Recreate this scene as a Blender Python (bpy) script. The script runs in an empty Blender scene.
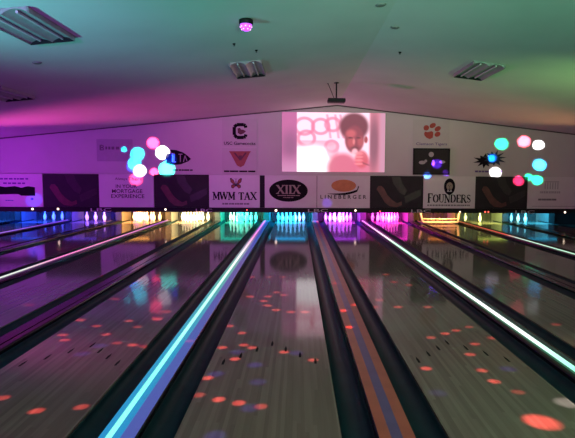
import bpy, bmesh, math, random
from mathutils import Vector, Matrix
random.seed(7)
C = bpy.context.scene.collection
W, H, F = 575, 438, 526.0
PI = math.pi

# ------------------------------------------------------------------ camera
CAM = Vector((0.244, 0.0, 1.643))
YAW, PITCH, ROLL = math.radians(-2.5), math.radians(4.73), math.radians(0.36)
RM = Matrix.Rotation(YAW, 3, 'Z') @ Matrix.Rotation(PI/2-PITCH, 3, 'X') @ Matrix.Rotation(ROLL, 3, 'Z')
def raw_px(d):
    c = RM.transposed() @ Vector(d)
    return W/2 + F*c.x/-c.z, H/2 - F*c.y/-c.z
_x, _y = raw_px((0, 1, 0))
SX, SY = 297.7-_x, 175.5-_y                      # lens shift in pixels
def ray(px, py):
    return RM @ Vector(((px-SX-W/2)/F, -(py-SY-H/2)/F, -1.0))
def at_y(px, py, y):
    d = ray(px, py); return CAM + d*((y-CAM.y)/d.y)
def at_z(px, py, z=0.0):
    d = ray(px, py); return CAM + d*((z-CAM.z)/d.z)
RX, RZ, SL = 1.51, 3.90, 0.108                    # ceiling ridge and slope
def ceil_z(x): return RZ - SL*abs(x-RX)
def at_ceil(px, py):
    d = ray(px, py); lo, hi = 0.5, 30.0
    for _ in range(60):
        m = (lo+hi)/2; p = CAM + d*m
        if p.z < ceil_z(p.x): lo = m
        else: hi = m
    return CAM + d*lo

cd = bpy.data.cameras.new('camera'); cam = bpy.data.objects.new('camera', cd); C.objects.link(cam)
cam.matrix_world = Matrix.Translation(CAM) @ RM.to_4x4()
cd.sensor_width = 36; cd.lens = 36*F/W; cd.shift_x = -SX/W; cd.shift_y = SY/W
cd.clip_start = 0.05; cd.clip_end = 100
bpy.context.scene.camera = cam
vs = bpy.context.scene.view_settings
vs.view_transform = 'Standard'; vs.look = 'None'; vs.gamma = 1; vs.exposure = 0.0; vs.use_curve_mapping = False

# ------------------------------------------------------------------ materials
def s2l(c): return tuple((v/12.92 if v <= .04045 else ((v+.055)/1.055)**2.4) for v in c)
def rgb(r, g, b): return s2l((r/255, g/255, b/255))
class NT:
    def __init__(s, nt): s.nt = nt; s.nt.nodes.clear()
    def n(s, t, **kw):
        o = s.nt.nodes.new(t)
        for k, v in kw.items(): setattr(o, k, v)
        return o
    def l(s, a, b): s.nt.links.new(a, b)
def mat(name, col, rough=.5, metal=0.0, var=.12, scale=6.0, emit=None, es=0.0, coat=0.0, ior=1.5, spec=.5):
    m = bpy.data.materials.new(name); m.use_nodes = True; t = NT(m.node_tree)
    out = t.n('ShaderNodeOutputMaterial'); p = t.n('ShaderNodeBsdfPrincipled'); t.l(p.outputs[0], out.inputs[0])
    tc = t.n('ShaderNodeTexCoord'); nz = t.n('ShaderNodeTexNoise'); nz.inputs['Scale'].default_value = scale; nz.inputs['Detail'].default_value = 3
    t.l(tc.outputs['Object'], nz.inputs['Vector'])
    r = t.n('ShaderNodeValToRGB')
    r.color_ramp.elements[0].position = .3; r.color_ramp.elements[1].position = .7
    r.color_ramp.elements[0].color = (*[v*(1-var) for v in col], 1); r.color_ramp.elements[1].color = (*[min(1, v*(1+var)) for v in col], 1)
    t.l(nz.outputs[0], r.inputs[0]); t.l(r.outputs[0], p.inputs['Base Color'])
    p.inputs['Roughness'].default_value = rough; p.inputs['Metallic'].default_value = metal; p.inputs['IOR'].default_value = ior
    p.inputs['Coat Weight'].default_value = coat; p.inputs['Specular IOR Level'].default_value = spec
    if emit:
        p.inputs['Emission Color'].default_value = (*emit, 1); p.inputs['Emission Strength'].default_value = es
    return m
def lane_mat():
    m = bpy.data.materials.new('lane_maple'); m.use_nodes = True; t = NT(m.node_tree)
    out = t.n('ShaderNodeOutputMaterial'); p = t.n('ShaderNodeBsdfPrincipled'); t.l(p.outputs[0], out.inputs[0])
    tc = t.n('ShaderNodeTexCoord'); sp = t.n('ShaderNodeSeparateXYZ'); t.l(tc.outputs['Object'], sp.inputs[0])
    mu = t.n('ShaderNodeMath', operation='MULTIPLY'); mu.inputs[1].default_value = 39/1.05; t.l(sp.outputs[0], mu.inputs[0])
    fl = t.n('ShaderNodeMath', operation='FLOOR'); t.l(mu.outputs[0], fl.inputs[0])
    # board lengths: every board broken at its own places
    wn0 = t.n('ShaderNodeTexWhiteNoise', noise_dimensions='1D'); t.l(fl.outputs[0], wn0.inputs['W'])
    ym = t.n('ShaderNodeMath', operation='MULTIPLY_ADD'); ym.inputs[1].default_value = .42; t.l(sp.outputs[1], ym.inputs[0]); 
    ws = t.n('ShaderNodeMath', operation='MULTIPLY'); ws.inputs[1].default_value = 7; t.l(wn0.outputs[0], ws.inputs[0]); t.l(ws.outputs[0], ym.inputs[2])
    yf = t.n('ShaderNodeMath', operation='FLOOR'); t.l(ym.outputs[0], yf.inputs[0])
    cv = t.n('ShaderNodeCombineXYZ'); t.l(fl.outputs[0], cv.inputs[0]); t.l(yf.outputs[0], cv.inputs[1])
    wn = t.n('ShaderNodeTexWhiteNoise', noise_dimensions='3D'); t.l(cv.outputs[0], wn.inputs['Vector'])
    mp = t.n('ShaderNodeMapping'); mp.inputs['Scale'].default_value = (14, .7, 1); t.l(tc.outputs['Object'], mp.inputs[0])
    nz = t.n('ShaderNodeTexNoise'); nz.inputs['Scale'].default_value = 2.0; nz.inputs['Detail'].default_value = 5; t.l(mp.outputs[0], nz.inputs['Vector'])
    mx = t.n('ShaderNodeMix', data_type='FLOAT'); mx.inputs[0].default_value = .5; t.l(wn.outputs[0], mx.inputs[2]); t.l(nz.outputs[0], mx.inputs[3])
    r = t.n('ShaderNodeValToRGB'); e = r.color_ramp.elements
    e[0].position = .15; e[0].color = (.135, .106, .092, 1); e[1].position = .85; e[1].color = (.225, .18, .157, 1)
    t.l(mx.outputs[0], r.inputs[0]); t.l(r.outputs[0], p.inputs['Base Color'])
    p.inputs['Roughness'].default_value = .082; p.inputs['IOR'].default_value = 1.35
    return m
def glow(name, col, s):
    return mat(name, tuple(.5*v for v in col), .4, emit=col, es=s, var=.05)
def ramp_glow(name, stops, s, length=17.0):
    """Glowing band whose colour changes along its own length (local Y)."""
    m = mat(name, (.06, .06, .06), .35, var=.03); t = m.node_tree
    p = [n for n in t.nodes if n.type == 'BSDF_PRINCIPLED'][0]; tc = [n for n in t.nodes if n.type == 'TEX_COORD'][0]
    sp = t.nodes.new('ShaderNodeSeparateXYZ'); t.links.new(tc.outputs['Object'], sp.inputs[0])
    d = t.nodes.new('ShaderNodeMath'); d.operation = 'DIVIDE'; d.inputs[1].default_value = length; t.links.new(sp.outputs[1], d.inputs[0])
    r = t.nodes.new('ShaderNodeValToRGB'); e = r.color_ramp.elements
    while len(e) < len(stops): e.new(.5)
    for k, (q, c) in enumerate(stops): e[k].position = q
    for k, (q, c) in enumerate(stops): e[k].position = q; e[k].color = (*c, 1)
    t.links.new(d.outputs[0], r.inputs[0]); t.links.new(r.outputs[0], p.inputs['Emission Color'])
    p.inputs['Emission Strength'].default_value = s
    return m

M = {}
M['lane'] = lane_mat()
M['black'] = mat('black_paint', (.008, .008, .010), .55, ior=1.3)
M['arrow'] = mat('arrow_inlay', (.004, .004, .004), .7, ior=1.1)
M['gutter'] = mat('gutter_plastic', (.005, .024, .034), .40, var=.2, ior=1.16)
M['cap'] = mat('cap_black', (.007, .007, .012), .20, ior=1.32)
M['cap_orange'] = mat('cap_orange_lacquer', (.42, .10, .06), .35)
M['cap_blue'] = mat('cap_blue_stripe', (.10, .08, .22), .35)
M['pin'] = mat('pin_white', (.85, .84, .82), .25, var=.02)
M['kick'] = mat('kickback_laminate', (.28, .28, .28), .4)
M['pit'] = mat('pit_cloth', (.018, .018, .02), .9, scale=20)
M['wall'] = mat('wall_paint', (.56, .55, .55), .85, var=.03, scale=1.2)
M['ceil'] = mat('ceiling_paint', (.60, .60, .58), .85, var=.05, scale=.8)
M['floor'] = mat('floor_dark', (.05, .045, .045), .6)
M['board'] = mat('sign_board_white', (.66, .65, .66), .5, var=.02)
M['darkboard'] = mat('picture_dark', (.014, .013, .016), .75, var=.25, scale=3)
M['ink'] = mat('ink_black', (.008, .007, .012), .8, ior=1.2)
M['inkgrey'] = mat('ink_grey', (.16, .15, .17), .5)
M['oval'] = mat('emblem_black', (.010, .010, .012), .8, ior=1.2)
M['gold'] = mat('ink_tan', (.33, .27, .22), .5)
M['orange'] = mat('ink_orange', (.55, .19, .06), .5)
M['rust'] = mat('ink_rust', (.30, .06, .03), .5)
M['redink'] = mat('ink_red', (.36, .03, .025), .5)
M['maroon'] = mat('ink_maroon', (.10, .01, .02), .5)
M['purpleink'] = mat('ink_purple', (.12, .06, .25), .5)
M['blueink'] = mat('ink_blue', (.05, .15, .40), .5)
M['arm'] = mat('print_skin', (.10, .026, .026), .5, var=.2)
M['arm2'] = mat('print_cloth', (.024, .015, .019), .5, var=.25)
M['poster'] = mat('poster_paper', (.51, .50, .50), .6, var=.02)
M['postergrey'] = mat('poster_grey', (.40, .38, .42), .6, var=.05)
M['metal'] = mat('fixture_white_metal', (.30, .31, .30), .4)
M['plate'] = mat('fixture_end_dark', (.010, .013, .013), .8, ior=1.2)
M['chrome'] = mat('reflector_silver', (.75, .75, .75), .18, metal=1.0)
M['discgrey'] = mat('disc_grey', (.16, .17, .16), .6)
M['trim'] = mat('cornice_dark', (.08, .07, .075), .7)
M['headtxt'] = mat('header_lettering', (.55, .55, .55), .5)
M['rakewhite'] = mat('rake_white', (.75, .73, .70), .4)

# ------------------------------------------------------------------ mesh helpers
class MB:
    def __init__(s): s.v = []; s.f = []; s.m = []; s.sm = []
    def add(s, vs, fs, mi=0, smooth=False):
        o = len(s.v); s.v += [tuple(v) for v in vs]
        for f in fs: s.f.append([i+o for i in f]); s.m.append(mi); s.sm.append(smooth)
        return s
    def box(s, x0, x1, y0, y1, z0, z1, mi=0):
        v = [(x, y, z) for x in (x0, x1) for y in (y0, y1) for z in (z0, z1)]
        return s.add(v, [(0,1,3,2),(4,6,7,5),(0,4,5,1),(2,3,7,6),(0,2,6,4),(1,5,7,3)], mi)
    def ext(s, prof, y0, y1, mi=0, smooth=False, caps=True):       # closed (x,z) outline pushed along Y
        n = len(prof); v = [(x, y0, z) for x, z in prof]+[(x, y1, z) for x, z in prof]
        s.add(v, [(i, (i+1) % n, n+(i+1) % n, n+i) for i in range(n)], mi, smooth)
        if caps:
            s.add(v, [tuple(range(n))[::-1], tuple(range(n, 2*n))], mi)
        return s
    def lathe(s, prof, n=20, mi=0, c=(0,0,0)):
        v = []; f = []
        for r, z in prof:
            for k in range(n): v.append((c[0]+r*math.cos(2*PI*k/n), c[1]+r*math.sin(2*PI*k/n), c[2]+z))
        for j in range(len(prof)-1):
            for k in range(n): f.append((j*n+k, j*n+(k+1) % n, (j+1)*n+(k+1) % n, (j+1)*n+k))
        s.add(v, f, mi, True)
        return s.add(v, [tuple(range(n))[::-1], tuple(range((len(prof)-1)*n, len(prof)*n))], mi)
    def tube(s, a, b, r, n=10, mi=0, r2=None):
        a, b = Vector(a), Vector(b); d = (b-a).normalized(); u = d.orthogonal().normalized(); w = d.cross(u); r2 = r if r2 is None else r2
        v = [a+(u*math.cos(2*PI*k/n)+w*math.sin(2*PI*k/n))*r for k in range(n)]+[b+(u*math.cos(2*PI*k/n)+w*math.sin(2*PI*k/n))*r2 for k in range(n)]
        s.add(v, [(k, (k+1) % n, n+(k+1) % n, n+k) for k in range(n)], mi, True)
        return s.add(v, [tuple(range(n))[::-1], tuple(range(n, 2*n))], mi)
    def stroke(s, pts, w, y, th=.004, mi=0):                        # flat line of width w drawn on an upright board
        for (x0, z0), (x1, z1) in zip(pts, pts[1:]):
            L = math.hypot(x1-x0, z1-z0) or 1e-6; nx, nz = -(z1-z0)/L*w/2, (x1-x0)/L*w/2
            s.ext([(x0+nx, z0+nz), (x0-nx, z0-nz), (x1-nx, z1-nz), (x1+nx, z1+nz)], y-th, y, mi)
        return s
    def build(s, name, mats, parent=None, loc=None, bevel=0.0, seg=2):
        me = bpy.data.meshes.new(name); me.from_pydata(s.v, [], s.f)
        for m in (mats if isinstance(mats, (list, tuple)) else [mats]): me.materials.append(m)
        me.polygons.foreach_set('material_index', s.m); me.polygons.foreach_set('use_smooth', s.sm)
        bm = bmesh.new(); bm.from_mesh(me); bmesh.ops.recalc_face_normals(bm, faces=bm.faces)
        bm.to_mesh(me); bm.free(); me.update()
        o = bpy.data.objects.new(name, me); C.objects.link(o)
        if parent: o.parent = parent
        if loc is not None: o.location = loc
        if bevel:
            md = o.modifiers.new('bevel', 'BEVEL'); md.width = bevel; md.segments = seg; md.limit_method = 'ANGLE'
        return o
def tag(o, label, cat, group=None, kind=None):
    o['label'] = label; o['category'] = cat
    if group: o['group'] = group
    if kind: o['kind'] = kind
    return o
def thing(name, loc, label, cat, group=None):
    o = bpy.data.objects.new(name, None); C.objects.link(o); o.location = loc; o.empty_display_size = .1
    return tag(o, label, cat, group)
def struct(o): o['kind'] = 'structure'; return o
def copy_tree(o, loc):
    c = o.copy(); C.objects.link(c); c.location = loc
    for ch in o.children:
        d = ch.copy(); C.objects.link(d); d.parent = c
        for g in ch.children:
            e = g.copy(); C.objects.link(e); e.parent = d
    return c
def ell(cx, cz, rx, rz, n=32, a0=0, rot=0):
    r = []
    for k in range(n):
        a = a0+2*PI*k/n; x, z = rx*math.cos(a), rz*math.sin(a)
        r.append((cx+x*math.cos(rot)-z*math.sin(rot), cz+x*math.sin(rot)+z*math.cos(rot)))
    return r
def text_mesh(body, x0, x1, z0, z1, y, bold=0.0):
    """Flat lettering fitted in a box on an upright board; returns MB."""
    cu = bpy.data.curves.new('t', 'FONT'); cu.body = body; cu.size = 1; cu.offset = bold; cu.extrude = 0; cu.resolution_u = 3
    o = bpy.data.objects.new('t', cu); C.objects.link(o); bpy.context.view_layer.update()
    me = bpy.data.meshes.new_from_object(o.evaluated_get(bpy.context.evaluated_depsgraph_get()))
    vv = [v.co.copy() for v in me.vertices]; ff = [tuple(p.vertices) for p in me.polygons]
    bpy.data.objects.remove(o); bpy.data.curves.remove(cu); bpy.data.meshes.remove(me)
    ax, bx = min(v.x for v in vv), max(v.x for v in vv); az, bz = min(v.y for v in vv), max(v.y for v in vv)
    b = MB(); b.add([(x0+(v.x-ax)/(bx-ax)*(x1-x0), y, z0+(v.y-az)/(bz-az)*(z1-z0)) for v in vv], ff)
    return b
# a small slab-serif stroke alphabet: strokes (points, weight), serifs (x, z)
T_, t_ = .24, .115
def arc(cx, cz, rx, rz, a0, a1, n=10):
    return [(cx+rx*math.cos(math.radians(a0+(a1-a0)*k/n)), cz+rz*math.sin(math.radians(a0+(a1-a0)*k/n))) for k in range(n+1)]
LET = {
 'M': (1.05, [([(.14,0),(.14,1)],t_),([(.16,1),(.52,.12)],T_),([(.52,.12),(.88,1)],t_),([(.90,1),(.90,0)],T_)], [(.14,0),(.90,0),(.10,1),(.94,1)]),
 'W': (1.30, [([(.10,1),(.38,0)],T_),([(.38,0),(.64,.95)],t_),([(.64,.95),(.92,0)],T_),([(.92,0),(1.20,1)],t_)], [(.10,1),(.64,1),(1.20,1)]),
 'T': (.85, [([(.42,0),(.42,1)],T_),([(.03,.95),(.82,.95)],t_),([(.05,1),(.05,.74)],t_),([(.80,1),(.80,.74)],t_)], [(.42,0)]),
 'A': (.98, [([(.14,0),(.47,1)],t_),([(.47,1),(.82,0)],T_),([(.26,.34),(.68,.34)],t_)], [(.14,0),(.82,0)]),
 'X': (.98, [([(.14,1),(.82,0)],T_),([(.14,0),(.82,1)],t_)], [(.14,0),(.82,0),(.14,1),(.82,1)]),
 'I': (.44, [([(.22,0),(.22,1)],T_)], [(.22,0),(.22,1)]),
 'F': (.80, [([(.20,0),(.20,1)],T_),([(.1,.95),(.72,.95)],t_),([(.70,1),(.70,.74)],t_),([(.2,.52),(.55,.52)],t_)], [(.20,0)]),
 'O': (1.0, [(arc(.5,.5,.38,.46,-60,60),T_),(arc(.5,.5,.38,.46,120,240),T_),(arc(.5,.5,.38,.46,60,120),t_),(arc(.5,.5,.38,.46,240,300),t_)], []),
 'U': (.98, [([(.18,1),(.18,.35)],T_),(arc(.48,.35,.30,.32,180,360),.12),([(.78,.35),(.78,1)],t_)], [(.18,1),(.78,1)]),
 'N': (1.0, [([(.16,0),(.16,1)],t_),([(.16,1),(.82,0)],T_),([(.82,0),(.82,1)],t_)], [(.16,0),(.10,1),(.82,1)]),
 'D': (1.0, [([(.20,0),(.20,1)],T_),(arc(.42,.5,.44,.46,-60,60),T_),(arc(.42,.5,.44,.46,60,100),t_),(arc(.42,.5,.44,.46,-100,-60),t_),([(.1,.04),(.4,.04)],t_),([(.1,.96),(.4,.96)],t_)], []),
 'E': (.82, [([(.20,0),(.20,1)],T_),([(.1,.95),(.74,.95)],t_),([(.1,.05),(.76,.05)],t_),([(.2,.52),(.58,.52)],t_),([(.72,1),(.72,.76)],t_),([(.74,0),(.74,.26)],t_)], []),
 'R': (.95, [([(.20,0),(.20,1)],T_),(arc(.45,.74,.28,.22,-90,90),.13),([(.1,.96),(.46,.96)],t_),([(.2,.52),(.46,.52)],t_),([(.48,.52),(.84,0)],T_)], [(.20,0),(.86,0)]),
 'S': (.80, [(arc(.40,.73,.26,.22,20,200),.12),([(.16,.66),(.62,.36)],T_),(arc(.40,.27,.28,.23,-160,20),.12)], []),
 ' ': (.55, [], [])}
def serif_text(body, x0, x1, z0, z1, y, mb=None, big=()):
    mb = mb or MB(); tot = sum(LET[c][0]*(1.15 if i in big else 1) for i, c in enumerate(body)); k = (x1-x0)/tot; x = x0; h = z1-z0
    for i, c in enumerate(body):
        w, st, se = LET[c]; g = 1.15 if i in big else 1.0; hh = h*g
        for pts, wt in st: mb.stroke([(x+px*k*g, z0+pz*hh) for px, pz in pts], wt*min(k, h)*g, y)
        for sx, sz in se:
            sx = x+sx*k*g; q = .17*k*g; zz = z0+(sz*hh); e = .05*h
            mb.ext([(sx-q, zz-e), (sx+q, zz-e), (sx+q, zz+e), (sx-q, zz+e)], y-.004, y)
        x += w*k*g
    return mb
def dashes(mb, x0, x1, z, h, y, n, seed=1, gap=.25):
    r = random.Random(seed); ws = [r.uniform(.6, 1.4) for _ in range(n)]; k = (x1-x0)/sum(ws); x = x0
    for q in ws:
        mb.ext([(x, z-h/2), (x+q*k*(1-gap), z-h/2), (x+q*k*(1-gap), z+h/2), (x, z+h/2)], y-.003, y); x += q*k
    return mb

# ------------------------------------------------------------------ the setting
SP, LW, GW = 1.73, 1.05, .22                     # lane spacing, lane width, gutter width
D = 17.0                                          # front of the masking
Y0, Y1 = .33, 19.5                                # foul line, end of pin deck
XL, XR, YB = -11.9, 11.9, -4.0
struct(MB().box(XL, XR, YB, 20.2, -.30, -.20).build('floor', M['floor']))
struct(MB().box(XL, XR, YB, Y0-.01, -.20, 0.0).build('floor_approach', M['lane']))
c = MB()
for xa, xb in ((XL, RX), (RX, XR)):
    za, zb = ceil_z(xa), ceil_z(xb)
    c.ext([(xa, za), (xb, zb), (xb, zb+.12), (xa, za+.12)], YB, D+.2)
struct(c.build('ceiling', M['ceil']))
struct(MB().ext([(XL, .50), (XR, .50), (XR, ceil_z(XR)), (RX, RZ), (XL, ceil_z(XL))], D+.06, D+.16).build('wall_back', M['wall']))
struct(MB().box(XL-.1, XL, YB, 20.2, -.2, 3.2).build('wall_left', M['wall']))
struct(MB().box(XR, XR+.1, YB, 20.2, -.2, 3.2).build('wall_right', M['wall']))
struct(MB().ext([(XL, -.2), (XR, -.2), (XR, ceil_z(XR)), (RX, RZ), (XL, ceil_z(XL))], YB-.1, YB).build('wall_front', M['wall']))
struct(MB().box(XL, XR, 20.0, 20.1, -.2, 1.0).build('wall_pit', M['black']))
struct(MB().box(XL, XR, D+.16, 20.1, .86, .92).build('pit_light_cover', M['black']))  # unseen black cover, added so pin lamp light does not leak upward
for n, (xa, xb) in enumerate(((XL, RX), (RX, XR))):
    za, zb = ceil_z(xa), ceil_z(xb)
    struct(MB().ext([(xa, za-.032), (xb, zb-.032), (xb, zb-.002), (xa, za-.002)], D+.015, D+.058).build('trim_%d' % (n+1), M['trim']))

# ------------------------------------------------------------------ lanes
LANES = list(range(-6, 6))
COL = {-6: (.02, .35, 1.0), -5: (.0, .10, 1.0), -4: (.14, .08, 1.0), -3: (1.0, .42, .08), -2: (1.0, .62, .16), -1: (.0, .90, .62),
       0: (.0, .50, 1.0), 1: (.55, .05, 1.0), 2: (1.0, .03, .62), 3: (1.0, .30, .05), 4: (.62, .80, .12), 5: (.02, .50, .85)}
UNDER = {-6: 'at the far left edge', -5: 'under the landscape sign', -4: 'right of the landscape sign', -3: 'under the three line sign', -2: 'left of the butterfly sign', -1: 'under the butterfly sign',
         0: 'under the black oval sign', 1: 'under the orange ellipse sign', 2: 'right of the orange ellipse sign', 3: 'under the face emblem sign', 4: 'right of the face emblem sign', 5: 'under the pale grey-green sign'}
HUE = {-6: 'blue', -5: 'deep blue', -4: 'violet blue', -3: 'orange yellow', -2: 'yellow', -1: 'aqua green', 0: 'cyan', 1: 'purple', 2: 'magenta pink', 3: 'orange', 4: 'yellow green', 5: 'cyan blue'}

def make_lane():
    t = thing('bowling_lane', (0, 0, 0), 'x', 'bowling lane')
    b = MB().box(-LW/2, LW/2, Y0, Y1, -.12, 0)
    bx = 0.027
    for k in range(-3, 4):                         # seven aiming arrows let into the boards
        x = k*5*bx; y = 5.08-abs(k)*.165
        b.add([(x-.010, y-.10, .001), (x+.010, y-.10, .001), (x+.012, y-.02, .001), (x, y+.06, .001), (x-.012, y-.02, .001)], [(0,1,2,3,4)], 1)
    b.build('lane_bed', [M['lane'], M['arrow']], t)
    for s in (-1, 1):
        pr = []; n = 14
        for i in range(n+1):
            a = PI*i/n; pr.append((s*(LW/2+.003+(GW-.006)/2*(1-math.cos(a))), -.012-.085*math.sin(a)))
        out = [(x, z-.012) for x, z in pr]
        MB().ext(pr+out[::-1], Y0, Y1+.1, smooth=True).build('gutter', M['gutter'], t)
    return t
lane0 = make_lane()
for k in LANES:
    o = lane0 if k == LANES[0] else copy_tree(lane0, (0, 0, 0))
    o.location = (k*SP, 0, 0)
    o['label'] = ('glossy maple lane running to the %s lit pins %s' % (HUE[k], UNDER[k])) if k != 3 else 'glossy maple lane running to the orange lit sweep bar'
    o['group'] = 'bowling lanes'

# ------------------------------------------------------------------ dividers between lanes
GRN, CY, WH, PK = (.45, 1, .72), (.0, .42, 1.0), (.85, .9, 1), (1, .12, .55)
strips = {   # boundary index b: divider at x = (b-.5)*SP ; core stops, left flank, right flank
 -4: dict(core=[(0, (.7, .6, .9)), (.6, (.75, .5, 1)), (1, (.35, .1, 1))], fl=[(0, (.25, .06, .5)), (1, (.15, .02, .9))], fr=[(0, (.05, .03, .10)), (1, (.08, .02, .3))], s=(1.0, .35, .2)),
 -2: dict(core=[(0, (.8, .9, .8)), (.52, (.75, .85, .75)), (.60, (1, .22, .60)), (.8, (1, .35, .65)), (1, (.6, .12, .8))], fl=[(0, (.2, .22, .25)), (.5, (.3, .3, .35)), (.62, (.5, .05, .35)), (1, (.25, .03, .5))], fr=[(0, (.03, .05, .05)), (1, (.1, .02, .2))], s=(1.05, .35, .12)),
 0: dict(core=[(0, (.30, 1, .62)), (.24, (.22, 1, .72)), (.44, (.55, 1, .75)), (.62, (1, .9, .95)), (.80, (.95, .25, .55)), (1, (.9, .25, .9))], fl=[(0, (0, .28, 1)), (.28, (0, .48, .85)), (.5, (.15, .65, .55)), (.66, (.4, .55, .6)), (.85, (.35, .10, .45)), (1, (.2, .1, .9))],
         fr=[(0, (.16, .16, .9)), (.3, (.12, .22, .9)), (.55, (.25, .2, .7)), (.75, (.03, .12, .9)), (1, (.01, .12, 1))], s=(1.35, .62, .42)),
 2: dict(core=[(0, (.15, .85, .55)), (.24, (.25, .95, .62)), (.30, (.8, .95, .88)), (.38, (.9, .92, .9)), (.5, (.5, 1, .70)), (.72, (.6, 1, .75)), (.83, (1, .75, .9)), (1, (1, .3, .8))], fl=[(0, (.02, .3, .16)), (.7, (.06, .4, .2)), (1, (.2, .02, .35))], fr=[(0, (.0, .06, .05)), (.7, (.01, .1, .1)), (1, (.08, .01, .3))], s=(1.5, .32, .25)),
 4: dict(core=[(0, (.5, .9, .65)), (.70, (.6, 1, .75)), (.80, (.7, .95, .8)), (.84, (1, .10, .08)), (1, (.6, .10, .05))], fl=[(0, (.03, .12, .08)), (1, (.12, .04, .02))], fr=[(0, (.12, .2, .06)), (1, (.05, .06, .02))], s=(1.0, .4, .4)),
}
DIVLAB = {-5: 'dark capped divider furthest left beside the blue lit pins', -4: 'divider with thin violet light strip at far left', -3: 'plain dark divider between the violet strip and the pink and white strip', -2: 'divider with pink light strip turning white toward the near end',
          -1: 'plain dark glossy divider between the pink strip and the wide cyan strip', 0: 'divider with wide bright cyan and blue light strip left of centre lane', 1: 'flat divider with orange edges and a blue middle stripe',
          2: 'divider with bright green white light strip crossing the right foreground', 3: 'plain dark divider between the green white strip and the red tipped strip', 4: 'divider with green white light strip turning red at its far end', 5: 'plain dark divider at far right before the cyan blue pins', 6: 'dark divider at the right end of all lanes'}
CW = .24
YD = D+1.74
def cap_profile(w, z0, z1, r):
    p = [(-w/2, z0)]
    for i in range(5):
        a = PI - i*PI/8; p.append((-w/2+r+r*math.cos(a), z1-r+r*math.sin(a)))
    for i in range(5):
        a = PI/2 - i*PI/8; p.append((w/2-r+r*math.cos(a), z1-r+r*math.sin(a)))
    p.append((w/2, z0)); return p
for b in range(-5, 6):
    if b == 6: continue
    t = thing('lane_divider', ((b-.5)*SP, 0, 0), DIVLAB[b], 'lane divider', 'dividers between the lanes')
    MB().ext(cap_profile(CW, -.12, .030, .022), Y0, YD, smooth=False).build('cap', M['cap'], t)
    if b in strips:
        S = strips[b]
        hw = .017 if b == 0 else (.028 if b == 2 else .022)
        ow = .112 if b == 0 else .075
        cx = -.046 if b == 0 else -.02
        core = [(hw*math.cos(PI*i/8)+cx, .030+.022*math.sin(PI*i/8)) for i in range(9)]
        MB().ext(core, Y0+.02, YD-.02, smooth=True).build('core_band', ramp_glow('core_glow', S['core'], S['s'][0]), t)  # central bright band, emission colours set along its length
        lg, rg_ = ramp_glow('cap_glow_left', S['fl'], S['s'][1]), ramp_glow('cap_glow_right', S['fr'], S['s'][2])
        def flank(x0, x1, m): MB().ext([(x0, .031), (x1, .031), (x1-.006, .038), (x0+.006, .038)], Y0+.02, YD-.02).build('cap_glow_band', m, t)  # flanks glow: coloured light lying on the cap, put in as emission
        flank(-ow, cx-hw, lg)
        if b == 0:
            flank(cx+hw, .022, lg); flank(.022, ow, rg_)
        else: flank(cx+hw, ow, rg_)
    elif b == 1:
        for xa, xb, m, nm in ((-.112, -.038, 'cap_orange', 'edge_strip'), (-.038, .034, 'cap_blue', 'middle_strip'), (.034, .112, 'cap_orange', 'edge_strip')):
            q = MB().box(xa, xb, Y0+.02, YD-.02, .030, .0335).build(nm, M[m], t)
            if nm == 'middle_strip': q['label'] = 'blue middle stripe'
    else:
        MB().box(-.035, .035, Y0+.02, YD-.02, .030, .036).build('ridge_strip', M['cap'], t, bevel=.004)

# ------------------------------------------------------------------ kickbacks, pit curtains, pin lights
for b in range(-6, 7):
    x = (b-.5)*SP
    lab = 'upright partition between the %s and %s lit pins' % (HUE[b-1], HUE[b]) if -5 <= b <= 5 else ('upright partition at the outer left of the %s pins' % HUE[-6] if b < 0 else 'upright partition at the outer right of the %s pins' % HUE[5])
    t = thing('kickback_partition', (x, 0, 0), lab, 'partition', 'partitions between the pin decks')
    MB().box(-.10, .10, D+1.805, 19.85, -.10, .84).build('side_panel', M['kick'], t)
    p = MB().box(-.102, .102, D+1.75, D+1.803, -.10, .84).build('front_post', M['black'], t, bevel=.006)
    p['label'] = 'black front post'
for k in LANES:
    q = MB()
    n = 26; w = .74
    pr = [(-w+2*w*i/n, 0) for i in range(n+1)]
    top = [(x, 19.80+.02*math.sin(i*1.9)) for i, (x, _) in enumerate(pr)]
    vv = []
    for x, y in top: vv += [(x, y, -.09), (x, y, .83), (x, y+.02, .83), (x, y+.02, -.09)]
    ff = []
    for i in range(n):
        a, bq = 4*i, 4*i+4
        ff += [(a, bq, bq+1, a+1), (a+1, bq+1, bq+2, a+2), (a+2, bq+2, bq+3, a+3), (a+3, bq+3, bq, a)]
    q.add(vv, ff)
    o = q.build('pit_curtain', M['pit'], None, (k*SP, 0, 0))
    tag(o, 'dark curtain hanging behind the %s pin deck %s' % (HUE[k], UNDER[k]) if k != -6 else 'dark curtain hanging behind the blue pin deck at far left', 'curtain', 'curtains behind the pins')
PL = {-6: 40, -5: 50, -4: 40, -3: 75, -2: 85, -1: 60, 0: 75, 1: 75, 2: 80, 3: 24, 4: 28, 5: 34}
LCOL = {-6: (.02, .16, 1.0), -5: (.01, .07, 1.0), -4: (.12, .05, 1.0), -3: (1.0, .42, .09), -2: (1.0, .70, .26), -1: (.0, .95, .62),
       0: (.0, .50, 1.0), 1: (.52, .05, 1.0), 2: (1.0, .03, .60), 3: (1.0, .36, .08), 4: (.70, .85, .20), 5: (.05, .60, .95)}
POW = {-6: 7, -5: 9, -4: 6, -3: 16, -2: 18, -1: 9, 0: 12, 1: 12, 2: 14, 3: 9, 4: 8, 5: 8}
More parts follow.
